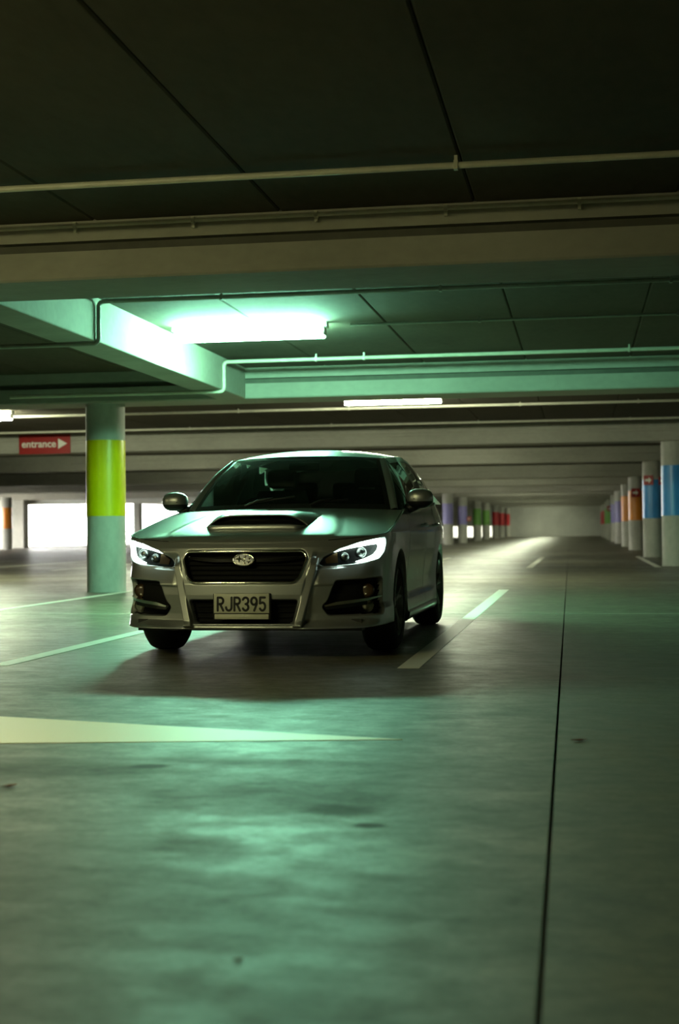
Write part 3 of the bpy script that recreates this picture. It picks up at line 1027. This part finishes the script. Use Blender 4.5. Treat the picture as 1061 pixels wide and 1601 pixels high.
# roof skin
U, V = np.meshgrid(np.linspace(-1, 1, 60), np.linspace(0, 1, 60), indexing='ij')
yc = lerp(1.95, 4.36, V); ye = lerp(2.22, 4.22, V)
yy = lerp(yc, ye, U ** 2)
rl = rail(ye)
zc_ = np.interp(yc, _czy, _czz)
P = np.stack([U * rl[..., 0], yy, lerp(zc_, rl[..., 2], np.abs(U) ** 2.4)], -1)
grid_obj('roof', P, 'silver_paint', CAR)
for sgn in (1, -1):
    # A pillar
    V, S = np.meshgrid(np.linspace(0, 1, 30), np.linspace(0, 1, 8), indexing='ij')
    P = lerp(wind(0 * V + 1, V), apillar(V), S[..., None])
    bul = np.sin(np.pi * S) * .016
    P[..., 0] += bul * .7; P[..., 2] += bul * .7; P[..., 1] -= bul * .4
    P[..., 0] *= sgn
    grid_obj('windscreen_pillar', P, 'silver_paint', CAR, flip=(sgn < 0))
    # cowl corner between the pillar foot and the hood
    # side glass
    ys_ = np.concatenate([np.linspace(1.554, 2.22, 30), np.linspace(2.25, 4.20, 50)])
    av_ = apillar(np.linspace(0, 1, 200))
    topc = np.where(ys_[:, None] < 2.221, np.stack([np.interp(ys_, av_[:, 1], av_[:, i]) for i in range(3)], 1), rail(ys_))
    botc = top(np.array([a_of_y(y) for y in ys_]))
    T = np.linspace(0, 1, 14)[None, :, None]
    P = lerp(botc[:, None], topc[:, None], T)
    P[..., 0] += .035 * np.sin(np.pi * T[..., 0]) * np.clip((topc[:, None, 2] - botc[:, None, 2]) / .4, 0, 1)
    P[..., 0] *= sgn
    Pg = P.copy()
    sg_o = grid_obj('side_window', Pg, 'side_glass', CAR, flip=(sgn < 0))
    # body frame over the glass: belt strip, top rail, door pillars
    def strip(name, i0, i1, t0, t1, mat, off=.004):
        q = P[i0:i1 + 1]
        tt = np.linspace(t0, t1, 5)
        Q = np.stack([np.stack([np.array([np.interp(t, T[0, :, 0], q[i, :, k]) for t in tt]) for k in range(3)], -1) for i in range(q.shape[0])], 0)
        Q[..., 0] += sgn * off
        return grid_obj(name, Q, mat, sg_o, flip=(sgn < 0))
    strip('belt_moulding', 0, 79, 0.0, .06, 'black_plastic')
    strip('roof_rail_frame', 28, 79, .90, 1.0, 'silver_paint')
    strip('pillar_trim', 38, 42, 0, 1.0, 'gloss_black')
    strip('pillar_trim', 59, 63, 0, 1.0, 'gloss_black')
    strip('pillar_trim', 12, 14, 0, 1.0, 'gloss_black')
    strip('rear_pillar', 73, 79, 0, 1.0, 'silver_paint')
# tail glass
U, V = np.meshgrid(np.linspace(-1, 1, 40), np.linspace(0, 1, 12), indexing='ij')
tb = np.stack([U * .76, 4.60 - .14 * U ** 2, 1.058 + 0 * U], -1)
tt_ = np.stack([U * .575, 4.36 - .14 * U ** 2, 1.405 - .045 * np.abs(U) ** 2.4], -1)
grid_obj('rear_window', lerp(tb, tt_, V[..., None]), 'side_glass', CAR, flip=True)
for sgn in (1, -1):
    V, S = np.meshgrid(np.linspace(0, 1, 12), np.linspace(0, 1, 4), indexing='ij')
    q0 = lerp(np.array([.76, 4.46, 1.058]), np.array([.575, 4.22, 1.36]), V[..., None])
    q1 = lerp(np.array([.835, 4.20, 1.05]), np.array([.575, 4.20, 1.36]), V[..., None])
    P = lerp(q1, q0, S[..., None]); P[..., 0] *= sgn
    grid_obj('tail_pillar', P, 'silver_paint', CAR, flip=(sgn < 0))
    A = np.linspace(a_of_y(4.2), a_of_y(4.5), 16)[:, None] + np.zeros((1, 8)); Z = np.linspace(.80, .98, 8)[None] + np.zeros((16, 1))
    P = ring(A, Z, .008); P[..., 0] *= sgn
    grid_obj('tail_lamp', P, 'tail_red', CAR, flip=(sgn < 0))

# ---- underside, wheel housings, cabin
pan = MB().box(-.72, .72, .25, 4.45, .19, .26)
pan.box(-.52, .52, .3, 1.35, .26, .62); pan.box(-.80, .80, 1.36, 3.12, .26, .42); pan.box(-.52, .52, 3.12, 4.4, .26, .60)
pan.box(-.74, .74, 0.16, .3, .185, .26)
pan.build('underbody', 'black_plastic', CAR)
for sgn in (1, -1):
    for yc in YW:
        v, f = [], []
        n = 24
        for k in range(n + 1):
            a = math.pi * k / n
            for x in (.855, .50):
                v.append((sgn * x, yc + (RARCH + .008) * math.cos(a), max(.22, ZW + (RARCH + .008) * math.sin(a))))
        v += [(sgn * .50, yc, ZW)]
        for k in range(n):
            f.append((2 * k, 2 * k + 1, 2 * k + 3, 2 * k + 2)); f.append((2 * k + 1, 2 * n + 2, 2 * k + 3))
        mesh_obj('wheel_housing', v, f, 'black_plastic', CAR, True)
MB().box(-.74, .74, 1.52, 1.86, .62, .93, .05).build('dashboard', 'interior_cloth', CAR)
autosmooth(MB().box(-.56, -.20, 1.62, 1.84, .90, .99, .035).build('instrument_hood', 'interior_cloth', CAR))
autosmooth(MB().box(-.60, .60, 2.2, 4.1, 1.372, 1.385, .004).build('headliner', 'headliner', CAR))
for sx in (-.37, .37):
    st = MB().box(sx - .25, sx + .25, 2.22, 2.75, .42, .60, .06).build('seat', 'interior_cloth', CAR); autosmooth(st)
    bk = []
    m = MB()
    yb, zb_ = 2.72, .52
    prof = [(.25, 0), (.25, .3), (.22, .55), (.19, .64)]
    v = []
    for (w, h) in prof:
        for (dx, dy) in ((-w, -.06), (-w * .6, -.10), (w * .6, -.10), (w, -.06), (w, .06), (-w, .06)):
            v.append((sx + dx, yb + dy + h * .32, zb_ + h))
    f = []
    for i in range(3):
        for k in range(6): f.append((i * 6 + k, i * 6 + (k + 1) % 6, (i + 1) * 6 + (k + 1) % 6, (i + 1) * 6 + k))
    f += [tuple(range(5, -1, -1)), tuple(18 + k for k in range(6))]
    autosmooth(mesh_obj('seat_back', v, f, 'interior_cloth', st), 40)
    autosmooth(MB().box(sx - .13, sx + .13, 2.88, 3.0, 1.18, 1.34, .045).build('headrest', 'interior_cloth', st))
rb = MB().box(-.62, .62, 3.35, 3.9, .42, .62, .06).build('rear_bench', 'interior_cloth', CAR); autosmooth(rb)
autosmooth(MB().box(-.62, .62, 3.85, 4.02, .58, 1.12, .06).build('bench_back', 'interior_cloth', rb))
for sx in (-.38, .0, .38):
    autosmooth(MB().box(sx - .12, sx + .12, 3.88, 3.99, 1.10, 1.26, .04).build('headrest', 'interior_cloth', rb))
sw = [Vector((-.37 + .185 * math.cos(t), 1.98 + .06 * math.sin(t), .90 + .175 * math.sin(t))) for t in np.linspace(0, 2 * math.pi, 33)]
stw = MB().tube(sw, .016, 8, False)
stw.tube([(-.37 - .17, 1.98, .90), (-.37, 1.95, .89), (-.37 + .17, 1.98, .90)], [.02, .05, .02], 8); stw.tube([(-.37, 1.95, .89), (-.37, 1.80, .80)], .04, 8)
autosmooth(stw.build('steering_wheel', 'black_plastic', CAR), 60)
autosmooth(MB().box(-.12, .12, 2.02, 2.05, 1.29, 1.35, .012).build('rear_view_mirror', 'black_plastic', CAR))

# ---- door mirrors
def ellipsoid(c, r, n=24, m=14, e=0.8):
    P = np.zeros((n + 1, m + 1, 3))
    for i in range(n + 1):
        for j in range(m + 1):
            t, q = 2 * math.pi * i / n, math.pi * j / m - math.pi / 2
            sp = lambda w, k: math.copysign(abs(w) ** k, w)
            P[i, j] = (c[0] + r[0] * sp(math.cos(q), e) * sp(math.cos(t), e), c[1] + r[1] * sp(math.cos(q), e) * sp(math.sin(t), e), c[2] + r[2] * sp(math.sin(q), e))
    return P


for sgn in (1, -1):
    mr_ = grid_obj('door_mirror', ellipsoid((sgn * .940, 1.70, 1.055), (.098, .085, .072)), ['silver_paint', 'black_plastic'], CAR)
    idx = [1 if (p_.center.z < 1.030 or p_.center.y > 1.75) else 0 for p_ in mr_.data.polygons]
    mr_.data.polygons.foreach_set('material_index', idx)
    autosmooth(MB().tube([(sgn * .80, 1.74, .97), (sgn * .86, 1.73, .985), (sgn * .92, 1.71, 1.01)], [.05, .038, .035], 10).build('mirror_arm', 'black_plastic', mr_), 60)
    autosmooth(MB().tube([(sgn * .90, 1.622, 1.052), (sgn * .97, 1.628, 1.054), (sgn * 1.02, 1.66, 1.056)], [.006, .007, .005], 8).build('indicator', 'lamp_reflector', mr_), 60)

# ---- nose details
def band_between(o_, i_, off0, off1, closed=False):
    """solid band between two (a,z) curves on the body, from depth off0 to off1"""
    o_, i_ = np.array(o_), np.array(i_)
    A0, A1 = ring(o_[:, 0], o_[:, 1], off0), ring(i_[:, 0], i_[:, 1], off0)
    B0, B1 = ring(o_[:, 0], o_[:, 1], off1), ring(i_[:, 0], i_[:, 1], off1)
    n = len(o_)
    v = np.concatenate([A0, A1, B0, B1]); f = []
    for k in range(n if closed else n - 1):
        j = (k + 1) % n
        f += [(2 * n + k, 2 * n + j, 3 * n + j, 3 * n + k), (k, n + k, n + j, j), (k, j, 2 * n + j, 2 * n + k), (n + k, 3 * n + k, 3 * n + j, n + j)]
    if not closed:
        f += [(0, 2 * n, 3 * n, n), (n - 1, 2 * n - 1, 4 * n - 1, 3 * n - 1)]
    return v, f


def resample(P, n, closed=False):
    P = np.array(P, float)
    if closed: P = np.vstack([P, P[:1]])
    s = np.concatenate([[0], np.cumsum(np.hypot(*np.diff(P, axis=0).T))])
    t = np.linspace(0, s[-1], n, endpoint=not closed)
    return np.stack([np.interp(t, s, P[:, 0]), np.interp(t, s, P[:, 1])], 1)


def shrink(P, d):
    c = P.mean(0); n = len(P); out = []
    for i in range(n):
        t = P[(i + 1) % n] - P[i - 1]; t = t / (np.linalg.norm(t) + 1e-9)
        out.append(P[i] + d * np.array([t[1], -t[0]]))
    return np.array(out)


gr = empty('grille'); gr.parent = CAR
G = resample(GRILLE, 160, True)
area = 0.5 * np.sum(G[:, 0] * np.roll(G[:, 1], -1) - np.roll(G[:, 0], -1) * G[:, 1])
sg_ = 1 if area < 0 else -1
Gs = shrink(G, .005 * sg_)
loop = [Vector(p_) for p_ in ring(Gs[:, 0], Gs[:, 1], .002)]
autosmooth(MB().tube(loop + loop[:1], .0095, 12, False).build('grille_surround', 'chrome', gr), 60)
for zb in np.linspace(.52, .675, 6):
    w = .335 + (zb - .493) * .5 if zb < .655 else .41 - (zb - .655) * .3
    pts = [Vector(ring(np.array(a), np.array(zb), -.034)) for a in np.linspace(-w, w, 25)]
    MB().tube(pts, .0035, 6).build('grille_bar', 'matte_black', gr)
for sgn in (1, -1):
    zl = [(.075, .640, .010), (.20, .640, .011), (.33, .650, .010), (.40, .662, .006)]
    o_ = [(sgn * a, z + h) for a, z, h in zl]; i_ = [(sgn * a, z - h) for a, z, h in zl]
    v, f = band_between(resample(o_, 14), resample(i_, 14), -.04, -.018)
    autosmooth(mesh_obj('grille_wing', v, f, 'gloss_black', gr), 40)

# emblem: oval with six four-pointed stars
EC = Vector(ring(np.array(0.0), np.array(.643), 0.0)) + Vector((0, -.004, 0))
em = empty('emblem', tuple(EC)); em.parent = CAR; em.rotation_euler = (R(-14), 0, 0)
n = 40
P = np.zeros((n, 6, 3))
for k in range(n):
    a = 2 * math.pi * k / n
    for j, (s_, y_) in enumerate(((1.0, .03), (1.0, 0), (.97, -.006), (.9, -.008), (.86, -.004), (.84, .0))):
        P[k, j] = (.073 * s_ * math.cos(a), y_, .041 * s_ * math.sin(a))
P = np.concatenate([P, P[:1]], 0)
grid_obj('emblem_rim', P, 'chrome', em, flip=True)
mesh_obj('emblem_field', [(.063 * math.cos(2 * math.pi * k / n), -.001, .035 * math.sin(2 * math.pi * k / n)) for k in range(n)], [tuple(range(n))[::-1]], 'emblem_blue', em)
for (sx, sz, r_) in ((-.028, .006, .026), (.010, .020, .015), (.038, .010, .014), (.004, -.004, .014), (.034, -.012, .014), (.008, -.023, .012)):
    v = [(sx, -.008, sz)]
    for k in range(8):
        a = math.pi * k / 4; rr_ = r_ if k % 2 == 0 else r_ * .34
        v.append((sx + rr_ * math.cos(a) * 1.15, -.0015, sz + rr_ * math.sin(a)))
    mesh_obj('star', v, [(0, 1 + (k + 1) % 8, 1 + k) for k in range(8)], 'chrome', em)

# number plate
NP = empty('number_plate', (0, -.012, .355)); NP.parent = CAR; NP.rotation_euler = (R(-2), 0, 0)
autosmooth(MB().box(-.188, .188, -.004, .02, -.088, .078, .006).build('plate_frame', 'black_plastic', NP))
autosmooth(MB().box(-.180, .180, -.012, -.003, -.048, .076, .003).build('plate_panel', 'plate_face', NP))
autosmooth(MB().box(-.176, .176, -.010, -.003, -.086, -.054, .003).build('plate_strip', 'plate_face', NP))
def arc(cx, cy, rx, ry, a0, a1, n=12):
    return [(cx + rx * math.cos(R(a0 + (a1 - a0) * k / n)), cy + ry * math.sin(R(a0 + (a1 - a0) * k / n))) for k in range(n + 1)]


# stroked plate characters on a 1 x 2 box
GLYPH = {
    'R': [[(0, 0), (0, 2), (.5, 2)] + arc(.5, 1.5, .5, .5, 90, -90)[1:] + [(0, 1.0)], [(.45, 1.0), (1, 0)]],
    'J': [[(1, 2), (1, .5)] + arc(.5, .5, .5, .5, 0, -180)[1:]],
    '3': [arc(.5, 1.5, .5, .5, 160, -90) + arc(.5, .5, .5, .5, 90, -160)[1:]],
    '9': [arc(.5, 1.45, .5, .55, 0, 360, 20), [(1, 1.45), (1, 1.0), (.55, 0)]],
    '5': [[(.95, 2), (.12, 2), (.05, 1.1)] + arc(.5, .62, .5, .62, 120, -150)],
}
gm = MB()
GW, GH, SWD = .036, .041, .0074
for k, ch in enumerate('RJR395'):
    x0 = -.154 + k * .0545
    for st_ in GLYPH[ch]:
        q = [(x0 + a_ * GW, -.031 + b_ * GH) for a_, b_ in st_]
        for i in range(len(q)):
            gm.add([(q[i][0] + SWD * math.cos(t_ * math.pi / 5), -.0130, q[i][1] + SWD * math.sin(t_ * math.pi / 5)) for t_ in range(10)], [tuple(range(10))])
            if i:
                dx, dy = q[i][0] - q[i - 1][0], q[i][1] - q[i - 1][1]
                l_ = math.hypot(dx, dy) + 1e-9; nx_, ny_ = -dy / l_ * SWD, dx / l_ * SWD
                gm.add([(q[i - 1][0] + nx_, -.0130, q[i - 1][1] + ny_), (q[i][0] + nx_, -.0130, q[i][1] + ny_), (q[i][0] - nx_, -.0130, q[i][1] - ny_), (q[i - 1][0] - nx_, -.0130, q[i - 1][1] - ny_)], [(3, 2, 1, 0)])
gm.build('lettering', 'plate_ink', NP)
MB().box(-.12, .12, .0, .06, .30, .40).build('plate_bracket', 'black_plastic', CAR)
# thin metal lip under the lower intake
pts = [Vector(ring(np.array(a), np.array(.232), .004)) for a in np.linspace(-.33, .33, 31)]
autosmooth(MB().tube(pts, .006, 8).build('intake_lip', 'silver_paint', CAR), 60)
for zb in (.275, .31, .345):
    pts = [Vector(ring(np.array(a), np.array(zb), -.052)) for a in np.linspace(-.325, .325, 21)]
    MB().tube(pts, .004, 6).build('intake_bar', 'matte_black', CAR)


def poly_patch(poly, off, na=40, nz=14, sgn=1, pad=0.0):
    poly = np.array(poly)
    a0, a1 = poly[:, 0].min() + 1e-3, poly[:, 0].max() - 1e-3
    A = np.linspace(a0, a1, na); lo, hi = [], []
    for a in A:
        zs = []
        for i in range(len(poly)):
            p, q = poly[i], poly[(i + 1) % len(poly)]
            if (p[0] - a) * (q[0] - a) <= 0 and abs(p[0] - q[0]) > 1e-9:
                zs.append(p[1] + (q[1] - p[1]) * (a - p[0]) / (q[0] - p[0]))
        lo.append(min(zs)); hi.append(max(zs))
    lo, hi = np.array(lo), np.array(hi)
    Z = lo[:, None] + (hi - lo)[:, None] * np.linspace(0, 1, nz)[None]
    P = ring(A[:, None] + 0 * Z, Z, off); P[..., 0] *= sgn
    return P


def disc_lens(a, z, off, r, dep, sgn):
    """small domed lens facing straight ahead"""
    c = ring(np.array(a), np.array(z), off)
    m = MB().lathe([(r * 1.12, .03), (r * 1.12, 0), (r, -.004), (r * .98, 0.002), (r * .8, -dep * .5), (r * .45, -dep * .9), (0.0001, -dep)], 24, 'y', (sgn * c[0], c[1], c[2]))
    return m


for sgn in (1, -1):
    hl = empty('headlight'); hl.parent = CAR
    grid_obj('lens_cover', poly_patch(HEAD, -.001, 60, 12, sgn), 'lens_clear', hl, flip=(sgn < 0))
    # C-shaped light guide
    oo = [(.605, .688), (.70, .718), (.80, .740), (.92, .760), (1.035, .772), (1.054, .750), (1.028, .692), (.96, .652), (.87, .632), (.77, .621)]
    ii = [(.607, .686), (.70, .706), (.80, .719), (.90, .731), (.985, .737), (1.006, .727), (.992, .698), (.945, .669), (.87, .648), (.77, .626)]
    v, f = band_between(resample(oo, 60), resample(ii, 60), -.035, -.012)
    v[:, 0] *= sgn
    autosmooth(mesh_obj('light_guide', v, f, 'drl_white', hl), 40)
    autosmooth(disc_lens(.82, .682, -.035, .033, .016, sgn).build('projector', 'lamp_reflector', hl), 50)
    autosmooth(disc_lens(.68, .655, -.035, .026, .010, sgn).build('reflector', 'lamp_reflector', hl), 50)
    v, f = band_between([(.545, .645), (.60, .675), (.63, .685)], [(.55, .615), (.60, .618), (.63, .62)], -.045, -.03)
    v[:, 0] *= sgn
    autosmooth(mesh_obj('turn_signal', v, f, 'amber_lens', hl), 40)
    fg = empty('fog_light'); fg.parent = CAR
    autosmooth(disc_lens(.872, .440, -.05, .040, .008, sgn).build('upper_lens', 'amber_lens', fg), 50)
    autosmooth(disc_lens(.868, .342, -.05, .042, .014, sgn).build('lower_lens', 'fog_lens', fg), 50)
    v, f = band_between([(.525, .352), (.60, .372), (.72, .384), (.83, .392), (1.0, .404)], [(.53, .343), (.60, .352), (.72, .364), (.83, .377), (1.0, .395)], -.05, .004)
    v[:, 0] *= sgn
    autosmooth(mesh_obj('chrome_strip', v, f, 'chrome', fg), 40)
    v, f = band_between([(.52, .345), (.60, .352), (.72, .363), (.83, .372)], [(.54, .325), (.60, .328), (.72, .340), (.83, .350)], -.05, -.006)
    v[:, 0] *= sgn
    autosmooth(mesh_obj('trim_blade', v, f, 'gloss_black', fg), 40)

# ---- wheels
def make_wheel(x, y, sgn):
    TW = .112
    tyre = MB().lathe([(.225, -TW + .02), (.235, -TW), (.285, -TW - .004), (.316, -TW + .018), (RW, -TW + .045), (RW, TW - .045), (.316, TW - .018), (.285, TW + .004), (.235, TW), (.225, TW - .02)], 56, 'x')
    tyre.f = tyre.f[:-2]
    w = tyre.build('wheel', 'rubber', CAR, loc=(x, y, RW))
    autosmooth(w, 45)
    rim = MB().lathe([(.228, -TW + .015), (.222, -.06), (.20, -.02), (.20, .05), (.222, TW - .03), (.232, TW - .012), (.226, TW - .004), (.214, TW - .02), (.20, TW - .05)], 48, 'x')
    rim.f = rim.f[:-2]
    if sgn < 0: rim.v = [(-a, b, c) for a, b, c in rim.v]
    autosmooth(rim.build('rim', 'rim_metal', w), 45)
    hub = MB().lathe([(.0001, .082), (.03, .082), (.062, .072), (.07, .05), (.07, -.02)], 24, 'x')
    disc = MB().lathe([(.0001, .0), (.16, .0), (.16, -.02), (.0001, -.02)], 32, 'x')
    for q in (hub, disc):
        if sgn < 0: q.v = [(-a, b, c) for a, b, c in q.v]
    autosmooth(hub.build('hub', 'rim_metal', w), 45)
    autosmooth(disc.build('brake_disc', 'satin_metal', w), 45)
    for k in range(5):
        for dl in (-.16, .16):
            a0 = 2 * math.pi * k / 5 + .3; a1 = a0 + dl
            d = Vector((0, math.cos(a1), math.sin(a1))); e = Vector((0, math.cos(a0), math.sin(a0)))
            m = MB().tube([Vector((sgn * .066, 0, 0)) + e * .05, Vector((sgn * .078, 0, 0)) + (e + d).normalized() * .13, Vector((sgn * .082, 0, 0)) + d * .218], [.020, .014, .017], 8)
            autosmooth(m.build('spoke', 'rim_metal', w), 60)
    return w


for y in YW:
    for sgn in (1, -1):
        make_wheel(sgn * .768, y, sgn)
